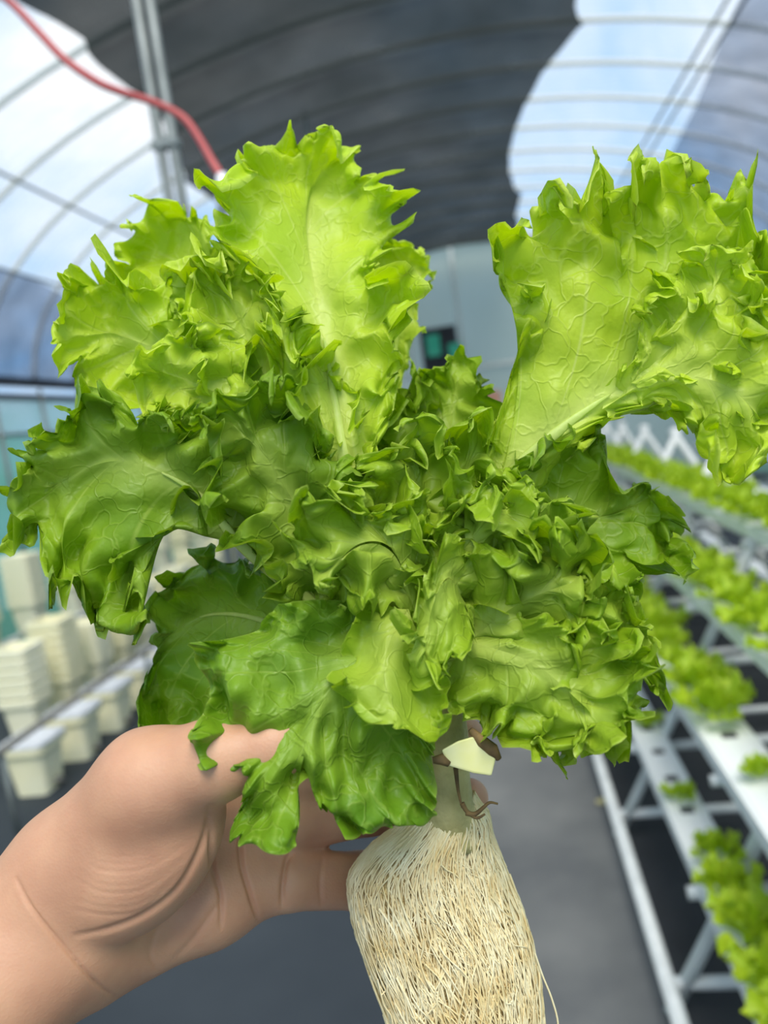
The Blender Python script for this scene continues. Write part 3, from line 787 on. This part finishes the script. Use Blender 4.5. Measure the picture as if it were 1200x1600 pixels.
lettuce_leaf([(940, 640, .322), (1030, 590, .316), (1130, 600, .311), (1195, 660, .309)],
             [(930, 620), (990, 560), (1040, 500), (1110, 470), (1180, 480), (1235, 540), (1240, 630), (1205, 700), (1160, 735), (1095, 720), (1105, 690), (1050, 655), (1000, 640), (950, 655)],
             43, 'leaf_top', wl=85, curl=1.9, bias=0.3, rib=0, teeth=1.2)
auto([(985, 600, .319), (1070, 520, .316), (1130, 425, .318)], 170, 45, 'leaf_top', wl=76, curl=2.1, bias=0.5, rib=0, teeth=1.2, pale=0.35)
# --- left, lower
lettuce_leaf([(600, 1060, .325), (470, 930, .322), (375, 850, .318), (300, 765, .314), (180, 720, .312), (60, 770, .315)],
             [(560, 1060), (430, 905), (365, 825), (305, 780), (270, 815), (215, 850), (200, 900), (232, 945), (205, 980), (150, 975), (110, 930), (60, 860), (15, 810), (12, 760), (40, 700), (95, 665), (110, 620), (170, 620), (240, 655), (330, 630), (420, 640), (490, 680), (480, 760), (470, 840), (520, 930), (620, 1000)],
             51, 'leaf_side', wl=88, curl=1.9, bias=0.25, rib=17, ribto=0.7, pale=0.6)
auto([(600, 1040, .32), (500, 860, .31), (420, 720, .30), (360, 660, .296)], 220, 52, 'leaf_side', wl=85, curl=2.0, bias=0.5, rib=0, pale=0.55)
# shaded leaf low at the back left, its shade put into a darker green
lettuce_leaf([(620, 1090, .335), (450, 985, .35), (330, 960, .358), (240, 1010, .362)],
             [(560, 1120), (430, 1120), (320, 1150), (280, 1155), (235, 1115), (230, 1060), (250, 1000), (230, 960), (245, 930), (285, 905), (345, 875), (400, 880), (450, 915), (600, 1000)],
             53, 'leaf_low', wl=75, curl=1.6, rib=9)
# --- right, lower
lettuce_leaf([(680, 1080, .325), (760, 930, .325), (860, 830, .33), (980, 800, .338)],
             [(650, 1030), (730, 860), (800, 740), (850, 690), (930, 680), (960, 745), (1000, 765), (1045, 790), (1062, 840), (1040, 885), (1000, 900), (960, 930), (880, 930), (800, 980), (720, 1080)],
             61, 'leaf_side', wl=75, curl=1.7, rib=9)
lettuce_leaf([(690, 1090, .32), (760, 1000, .31), (860, 960, .3), (980, 1000, .295)],
             [(670, 1060), (740, 930), (820, 880), (900, 870), (965, 900), (990, 960), (1012, 1010), (1010, 1070), (960, 1095), (960, 1150), (900, 1175), (850, 1165), (800, 1130), (760, 1110), (710, 1100)],
             62, 'leaf', wl=70, curl=1.8, bias=0.2, rib=0, teeth=1.4)
lettuce_leaf([(700, 1000, .305), (760, 1010, .292), (840, 1040, .283), (920, 1110, .278)],
             [(690, 1040), (700, 1080), (705, 1110), (745, 1115), (770, 1150), (800, 1150), (830, 1165), (870, 1185), (910, 1175), (950, 1150), (985, 1090), (1000, 1030), (950, 985), (880, 965), (800, 955), (730, 960)],
             63, 'leaf', wl=80, curl=1.7, bias=0.1, rib=0, teeth=1.3)
# --- the heart
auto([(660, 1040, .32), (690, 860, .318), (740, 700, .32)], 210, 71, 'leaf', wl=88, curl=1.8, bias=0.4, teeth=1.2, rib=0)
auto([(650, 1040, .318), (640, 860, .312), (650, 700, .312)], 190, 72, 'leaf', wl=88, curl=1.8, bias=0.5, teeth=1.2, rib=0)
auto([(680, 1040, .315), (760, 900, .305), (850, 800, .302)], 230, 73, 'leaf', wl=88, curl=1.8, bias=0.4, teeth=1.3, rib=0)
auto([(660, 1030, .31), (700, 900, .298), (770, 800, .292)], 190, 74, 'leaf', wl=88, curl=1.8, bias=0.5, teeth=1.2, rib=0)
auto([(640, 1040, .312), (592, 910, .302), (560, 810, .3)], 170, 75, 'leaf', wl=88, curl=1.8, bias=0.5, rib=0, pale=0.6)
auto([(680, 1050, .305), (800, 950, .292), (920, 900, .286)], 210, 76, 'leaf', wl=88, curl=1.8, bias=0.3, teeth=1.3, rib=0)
# leaves that arch toward the viewer
lettuce_leaf([(650, 960, .30), (615, 860, .288), (560, 850, .28), (505, 905, .274)],
             [(640, 960), (600, 940), (565, 950), (530, 930), (485, 925), (478, 890), (460, 850), (465, 800), (500, 770), (545, 790), (600, 790), (650, 770), (668, 810), (670, 900)], 81, 'leaf', wl=85, curl=1.9, bias=0.25, rib=0, pale=0.5)
lettuce_leaf([(720, 930, .297), (700, 900, .283), (675, 950, .275), (665, 1020, .272)],
             [(740, 960), (735, 1010), (700, 1045), (655, 1058), (640, 1020), (635, 975), (660, 930), (680, 880), (700, 850), (740, 870), (750, 920)], 82, 'leaf', wl=80, curl=1.7, bias=0.1, rib=0)
# --- front low blistered leaf
lettuce_leaf([(640, 1040, .30), (560, 1030, .285), (510, 1090, .276), (475, 1160, .271)],
             [(690, 1100), (680, 1170), (678, 1240), (668, 1288), (610, 1292), (545, 1300), (505, 1268), (482, 1222), (466, 1232), (468, 1268), (458, 1306), (400, 1305), (350, 1313), (378, 1255), (392, 1205), (368, 1192), (337, 1217), (312, 1165), (325, 1090), (300, 1015), (350, 1000), (400, 985), (440, 945), (540, 940), (620, 960)],
             91, 'leaf_low', wl=150, curl=0.75, bias=0.15, rib=0, blister=0.65, teeth=0.12, tang=0.4, fine=0.45, r0=0.6, crumple=0.25, lobe=0.0, label='broad blistered lower leaf')
# small spoon leaf with rolled lip
lettuce_leaf([(640, 950, .295), (610, 1000, .28), (600, 1060, .272), (615, 1110, .268)],
             [(690, 1020), (690, 1090), (680, 1150), (630, 1130), (570, 1125), (545, 1090), (535, 1030), (560, 960), (590, 930)], 92, 'leaf', wl=130, curl=2.0, bias=0.7, rib=0, teeth=0.3, fine=0.5, r0=0.5, crumple=0.25, lobe=0.3)

# --- stem, stub, roots
M['stem'] = mat_plain('lettuce_stem', lin(168, 156, 98), lin(200, 188, 128), 120, 0.6, 0, 0.3)
M['stub'] = mat_plain('cut_leaf_stub', lin(232, 228, 150), lin(240, 236, 184), 90, 0.55)
M['brown'] = mat_plain('browned_tissue', lin(92, 72, 44), lin(140, 112, 66), 160, 0.8)
M['root_body'] = mat_plain('root_felt', lin(146, 120, 70), lin(192, 168, 112), 160, 0.7, 0, 0.8)
M['root'] = mat_plain('white_root', lin(234, 210, 150), lin(254, 242, 202), 90, 0.5)
base = np.array(LET.location)
s_ = spline([(676, 1060, .325, 42), (688, 1150, .325, 46), (694, 1220, .325, 43), (700, 1275, .326, 47), (700, 1310, .327, 55)], 24)
mb = MB(); mb.tube(unproj(s_[:, 0], s_[:, 1], s_[:, 2]) - base, s_[:, 3] * MMPX, 18); mb.build('stem', M['stem'], LET, True)
# stub of a cut leaf
P = np.array([(690, 1172), (715, 1158), (742, 1150), (765, 1170), (776, 1180), (768, 1212), (740, 1208), (700, 1196)], float)
fr = unproj(P[:, 0], P[:, 1], np.full(8, .288)) - base; bk = unproj(P[:, 0], P[:, 1], np.full(8, .296)) - base
mb = MB(); mb.add(list(fr) + list(bk), [tuple(range(8)), tuple(range(15, 7, -1))] + [(i, i + 8, (i + 1) % 8 + 8, (i + 1) % 8) for i in range(8)])
stub = mb.build('leaf_stub', M['stub'], LET, False, 0.0007); stub['label'] = 'pale cut leaf stub'
mb = MB(); mb.tube(unproj([735, 752, 770, 780], [1140, 1158, 1172, 1186], [.289] * 4) - base, [0.0012, 0.0024, 0.0026, 0.0012], 6); mb.build('brown_edge', M['brown'], stub, True)
mb = MB(); mb.tube(unproj([676, 690, 702], [1188, 1186, 1194], [.288] * 3) - base, [0.0012, 0.0022, 0.0012], 6); mb.build('brown_edge', M['brown'], stub, True)
for pts in ([(728, 1270), (742, 1272), (755, 1262), (765, 1254), (778, 1256)], [(722, 1255), (730, 1268), (745, 1278), (758, 1272)], [(712, 1200), (716, 1235), (722, 1262)]):
    pts = spline(pts, 18); mb = MB(); mb.tube(unproj(pts[:, 0], pts[:, 1], np.full(len(pts), .305)) - base, np.linspace(0.0011, 0.0004, len(pts)), 6); mb.build('dry_strand', M['brown'], LET, True)
RX = spline([(698, 1250, .328, 44), (690, 1272, .330, 62), (672, 1296, .333, 95), (658, 1330, .335, 115), (662, 1362, .335, 122), (676, 1410, .334, 126), (700, 1475, .332, 127), (722, 1550, .330, 122), (735, 1620, .328, 116), (748, 1720, .325, 105), (758, 1800, .323, 80), (762, 1850, .322, 40)], 70)
RC = unproj(RX[:, 0], RX[:, 1], RX[:, 2]); RR = RX[:, 3] * MMPX * 1.06
tt_ = np.gradient(RC, axis=0); tt_ /= np.linalg.norm(tt_, axis=1)[:, None]
cc_ = CAM - RC; cc_ /= np.linalg.norm(cc_, axis=1)[:, None]
tt_[:] = (RC[45] - RC[14]) / np.linalg.norm(RC[45] - RC[14])   # level sections all the way
ss_ = np.cross(tt_, cc_); ss_ /= np.linalg.norm(ss_, axis=1)[:, None]; nn_ = np.cross(ss_, tt_); nn_ /= np.linalg.norm(nn_, axis=1)[:, None]
def root_pt(u, a, k=1.0):
    """point on the root mass: u along (0..1), a angle (pi/2 faces the viewer)"""
    i = np.clip(u, 0, 1) * 69
    g = lambda A: np.stack([np.interp(i, np.arange(70), A[:, q]) for q in range(3)], -1)
    R_ = np.interp(i, np.arange(70), RR)
    return g(RC) + (g(ss_) * np.cos(a)[..., None] + g(nn_) * (np.sin(a) * 0.8)[..., None]) * (R_ * k)[..., None]
nzr = wavenoise(77, 8, 0.5, 1.6)
V, Fc = [], []; NA = 72
for i in range(70):
    a = np.linspace(0, 2 * math.pi, NA, endpoint=False)
    V += list(root_pt(np.full(NA, i / 69), a, 0.955 + 0.03 * nzr(np.cos(a) * 2.2, np.sin(a) * 2.2 + i * 0.02)) - base)
for i in range(69):
    for j in range(NA): Fc.append((i * NA + j, i * NA + (j + 1) % NA, (i + 1) * NA + (j + 1) % NA, (i + 1) * NA + j))
Fc += [tuple(range(NA - 1, -1, -1)), tuple(69 * NA + j for j in range(NA))]
rb = mesh_obj('root_mass', V, Fc, M['root_body'], LET)
r = np.random.default_rng(99); mb = MB()
for k in range(1300):
    n = 13
    a0 = r.uniform(-0.5, math.pi + 0.5) if k < 1250 else r.uniform(0, 6.28)
    u0 = max(0.0, r.uniform(-0.1, 0.72) if r.random() < 0.82 else r.uniform(0.0, 0.06)); ln = r.uniform(0.15, 0.55)
    t = np.linspace(0, 1, n); f1, f2 = r.uniform(0.5, 1.6), r.uniform(1.5, 3.0); p1, p2 = r.uniform(0, 6.28, 2)
    dr = r.normal(0, 0.25)
    a = a0 + dr * t + r.uniform(0.03, 0.13) * np.sin(6.28 * f1 * t + p1) + 0.02 * np.sin(6.28 * f2 * t + p2)
    u = u0 + ln * t
    if r.random() < 0.05: u = u0 + ln * 0.5 * np.sin(math.pi * t) ; a = a0 + 0.35 * (t - 0.5) + 0.05 * np.sin(5 * t + p1)
    lift = 0.97 + 0.05 * r.random() + 0.025 * np.sin(6.28 * f1 * t + p2)
    P = root_pt(u, a, lift)
    mb.tube(P - base, r.uniform(0.00025, 0.00055) * (1 - 0.5 * t), 4, False)
for pts in ([(836, 1490), (848, 1525), (862, 1560), (872, 1600), (868, 1640)], [(590, 1530), (600, 1570), (612, 1590), (618, 1640)], [(770, 1330), (790, 1375), (798, 1420), (812, 1460)], [(596, 1555), (610, 1545), (622, 1575), (628, 1610)]):
    q = spline([(x, y, .315) for x, y in pts], 20); mb.tube(unproj(q[:, 0], q[:, 1], q[:, 2]) - base, 0.0004, 4, False)
rs = mb.build('root_strands', M['root'], rb, True); rs['kind'] = 'stuff'

# ------------------------------------------------------------------ the hand
def rcone(P, a, b, ra, rb_):
    ba = b - a; h = np.clip(((P - a) @ ba) / ba.dot(ba), 0, 1)
    return np.linalg.norm(P - a - h[..., None] * ba, axis=-1) - (ra + (rb_ - ra) * h)
def ellip(P, c, axes, rad):
    q = ((P - c) @ axes.T) / rad
    k = np.linalg.norm(q, axis=-1)
    return (k - 1) * min(rad)
def smin(a, b, k):
    h = np.clip(0.5 + 0.5 * (b - a) / k, 0, 1)
    return b + (a - b) * h - k * h * (1 - h)
def hp3(px, py, d): return unproj(px, py, d)
HB = []   # (group, a, b, ra, rb) with radii in metres at that depth
def bone(p, q, rp, rq): return (hp3(*p), hp3(*q), rp * p[2] / F, rq * q[2] / F)
PALM = [bone((-330, 1830, .25), (60, 1480, .30), 150, 112), bone((40, 1500, .30), (130, 1440, .308), 104, 92),
        bone((20, 1440, .30), (110, 1360, .302), 84, 84),                   # radial side of the wrist
        bone((110, 1350, .302), (235, 1225, .292), 84, 80),                 # thumb metacarpal
        bone((150, 1475, .317), (330, 1395, .340), 84, 70),                 # heel of the hand
        bone((200, 1400, .332), (370, 1330, .352), 80, 66),                 # middle of the palm
        bone((200, 1330, .332), (380, 1250, .356), 80, 64),
        bone((330, 1400, .336), (395, 1375, .345), 66, 54)]
THUMB = [bone((235, 1225, .292), (330, 1190, .286), 80, 62), bone((330, 1190, .286), (430, 1165, .286), 60, 46), bone((430, 1165, .286), (520, 1150, .290), 46, 38)]
FING = [
    [bone((370, 1378, .342), (445, 1374, .347), 52, 46), bone((445, 1374, .347), (560, 1376, .366), 45, 41), bone((560, 1376, .366), (655, 1345, .380), 40, 34)],   # little
    [bone((365, 1310, .348), (450, 1285, .356), 50, 45), bone((450, 1285, .356), (580, 1262, .376), 44, 40), bone((580, 1262, .376), (690, 1250, .376), 39, 34), bone((690, 1250, .376), (734, 1246, .366), 34, 29)],  # ring
    [bone((365, 1250, .352), (460, 1215, .362), 50, 45), bone((460, 1215, .362), (600, 1180, .38), 44, 40), bone((600, 1180, .38), (690, 1160, .378), 38, 34), bone((690, 1160, .378), (728, 1148, .366), 33, 28)],  # middle
    [bone((350, 1200, .350), (450, 1150, .362), 50, 46), bone((450, 1150, .362), (580, 1110, .378), 45, 40), bone((580, 1110, .378), (670, 1090, .376), 38, 32)]]   # index
th_c = hp3(216, 1325, .298)
ax_u = hp3(300, 1230, .30) - hp3(140, 1415, .30); ax_u /= np.linalg.norm(ax_u)
ax_n = CAM - th_c; ax_n /= np.linalg.norm(ax_n); ax_n -= ax_u * ax_n.dot(ax_u); ax_n /= np.linalg.norm(ax_n)
AX = np.array([ax_u, np.cross(ax_n, ax_u), ax_n])
def hand_sdf(P):
    d = None
    for b in PALM:
        e = rcone(P, *b); d = e if d is None else smin(d, e, 0.012)
    d = smin(d, ellip(P, th_c, AX, np.array([0.041, 0.0275, 0.0235])), 0.0045)
    t = None
    for b in THUMB:
        e = rcone(P, *b); t = e if t is None else smin(t, e, 0.006)
    d = smin(d, t, 0.009)
    for fg in FING:
        f = None
        for b in fg:
            e = rcone(P, *b); f = e if f is None else smin(f, e, 0.0035)
        d = smin(d, f, 0.0045)
    return d
def surface_nets(sdf, lo, hi, h):
    n = np.ceil((hi - lo) / h).astype(int) + 1
    G = np.stack(np.meshgrid(*[lo[k] + h * np.arange(n[k]) for k in range(3)], indexing='ij'), -1)
    D = np.concatenate([sdf(G[i:i + 16]) for i in range(0, n[0], 16)], 0)
    s = D < 0
    c = [s[i:n[0] - 1 + i, j:n[1] - 1 + j, k:n[2] - 1 + k] for i in (0, 1) for j in (0, 1) for k in (0, 1)]
    cnt = sum(x.astype(int) for x in c); act = (cnt > 0) & (cnt < 8)
    ids = -np.ones(act.shape, int); ids[act] = np.arange(act.sum())
    I = np.argwhere(act)
    V = lo + (I + 0.5) * h
    for _ in range(4):
        e = h * 0.25; d = sdf(V)
        g = np.stack([sdf(V + e * np.eye(3)[k]) - sdf(V - e * np.eye(3)[k]) for k in range(3)], -1)
        g /= np.linalg.norm(g, axis=1)[:, None] + 1e-9
        V = V - np.clip(d, -h * 0.5, h * 0.5)[:, None] * g
    Fc = []
    for ax in range(3):
        u, v = (ax + 1) % 3, (ax + 2) % 3
        a = np.take(s, range(0, n[ax] - 1), ax); b = np.take(s, range(1, n[ax]), ax)
        E = np.argwhere(a != b); inside = a[tuple(E.T)]
        ok = (E[:, u] > 0) & (E[:, v] > 0) & (E[:, u] < n[u] - 1) & (E[:, v] < n[v] - 1)
        E, inside = E[ok], inside[ok]
        du = np.zeros(3, int); du[u] = 1; dv = np.zeros(3, int); dv[v] = 1
        q = [ids[tuple((E - du - dv).T)], ids[tuple((E - dv).T)], ids[tuple(E.T)], ids[tuple((E - du).T)]]
        Q = np.stack(q, -1); Q[~inside] = Q[~inside][:, ::-1]
        Fc += Q.tolist()
    return V, Fc
allb = [b for b in PALM + THUMB] + [b for f in FING for b in f]
pts = np.array([p for b in allb for p in (b[0] - max(b[2:]), b[0] + max(b[2:]), b[1] - max(b[2:]), b[1] + max(b[2:]))])
HV, HF = surface_nets(hand_sdf, pts.min(0) - 0.006, pts.max(0) + 0.006, 0.0015)

M['skin'] = mat_plain('skin', lin(192, 140, 110), lin(208, 158, 124), 45, 0.5, 0, 0.0)
sk = M['skin'].node_tree; sb = sk.nodes['Principled BSDF']
sb.inputs['Subsurface Weight'].default_value = 0.25; sb.inputs['Subsurface Radius'].default_value = (0.008, 0.003, 0.0015); sb.inputs['Subsurface Scale'].default_value = 0.5
n1 = sk.nodes.new('ShaderNodeTexVoronoi'); n1.inputs['Scale'].default_value = 900; tcx = sk.nodes.new('ShaderNodeTexCoord')
bpn = sk.nodes.new('ShaderNodeBump'); bpn.inputs['Strength'].default_value = 0.12; bpn.inputs['Distance'].default_value = 0.0006
sk.links.new(tcx.outputs['Object'], n1.inputs['Vector']); sk.links.new(n1.outputs['Distance'], bpn.inputs['Height']); sk.links.new(bpn.outputs['Normal'], sb.inputs['Normal'])
hb = hp3(95, 1455, .31)
person = mesh_obj('person', HV - hb, HF, M['skin'])
person.location = hb
md = person.modifiers.new('sub', 'SUBSURF'); md.levels = 1; md.render_levels = 1
bpy.context.view_layer.update()
me2 = bpy.data.meshes.new_from_object(person.evaluated_get(bpy.context.evaluated_depsgraph_get()))
person.modifiers.clear(); person.data = me2
co = np.empty(len(me2.vertices) * 3); me2.vertices.foreach_get('co', co); co = co.reshape(-1, 3) + hb
no_ = np.empty(len(me2.vertices) * 3); me2.vertices.foreach_get('normal', no_); no_ = no_.reshape(-1, 3)
px, py, dd = proj(co)
facing = np.clip(np.sum((CAM - co) / np.linalg.norm(CAM - co, axis=1)[:, None] * no_, 1) * 3, 0, 1)
def seg_dist(px, py, line):
    d = np.full(len(px), 1e9)
    for (x0, y0), (x1, y1) in zip(line[:-1], line[1:]):
        ex, ey = x1 - x0, y1 - y0
        t = np.clip(((px - x0) * ex + (py - y0) * ey) / (ex * ex + ey * ey), 0, 1)
        d = np.minimum(d, np.hypot(px - x0 - t * ex, py - y0 - t * ey))
    return d
off = np.zeros(len(px))
CRE = [([(25, 1372), (50, 1420), (100, 1480), (150, 1535), (182, 1560)], 0.0011, 3.2), ([(120, 1462), (170, 1452), (225, 1430), (275, 1392), (305, 1345), (322, 1300), (328, 1262)], 0.0013, 5),
       ([(330, 1290), (332, 1350), (345, 1400), (345, 1450)], 0.0016, 4), ([(374, 1300), (378, 1350), (392, 1400), (404, 1440)], 0.0020, 4),
       ([(455, 1330), (447, 1350), (442, 1385), (441, 1415)], 0.0020, 4), ([(505, 1335), (500, 1375), (502, 1415)], 0.0006, 4),
       ([(350, 1400), (300, 1470), (270, 1500)], 0.0006, 5), ([(250, 1440), (235, 1490), (250, 1520)], 0.0005, 5)]
for k in range(9):       # fine folds over the ball of the thumb
    q = k / 8
    CRE.append(([(70 + 40 * q + 70 * (1 - q), 1300 + 120 * q), (150 + 20 * q, 1335 + 95 * q), (230 - 5 * q, 1335 + 85 * q), (318 - 35 * q, 1290 + 75 * q)], 0.00008 + 0.00007 * (k % 3), 4.0))
for line, dep, sg in CRE:
    l = spline(line, 30)
    tl_ = np.zeros(len(px)); bd = np.full(len(px), 1e9)
    for i_ in range(30):
        e_ = np.hypot(px - l[i_, 0], py - l[i_, 1]); nb = e_ < bd; bd[nb] = e_[nb]; tl_[nb] = i_ / 29
    off -= dep * np.clip(np.sin(math.pi * (0.06 + 0.88 * tl_)) * 1.6, 0, 1) * np.exp(-(seg_dist(px, py, [tuple(p) for p in l]) / sg) ** 2)
co2 = co + no_ * (off * facing)[:, None] - hb
me2.vertices.foreach_set('co', co2.ravel()); me2.update()
me2.polygons.foreach_set('use_smooth', [True] * len(me2.polygons))
tag(person, 'bare left hand and wrist gripping the lettuce around its roots', 'person')
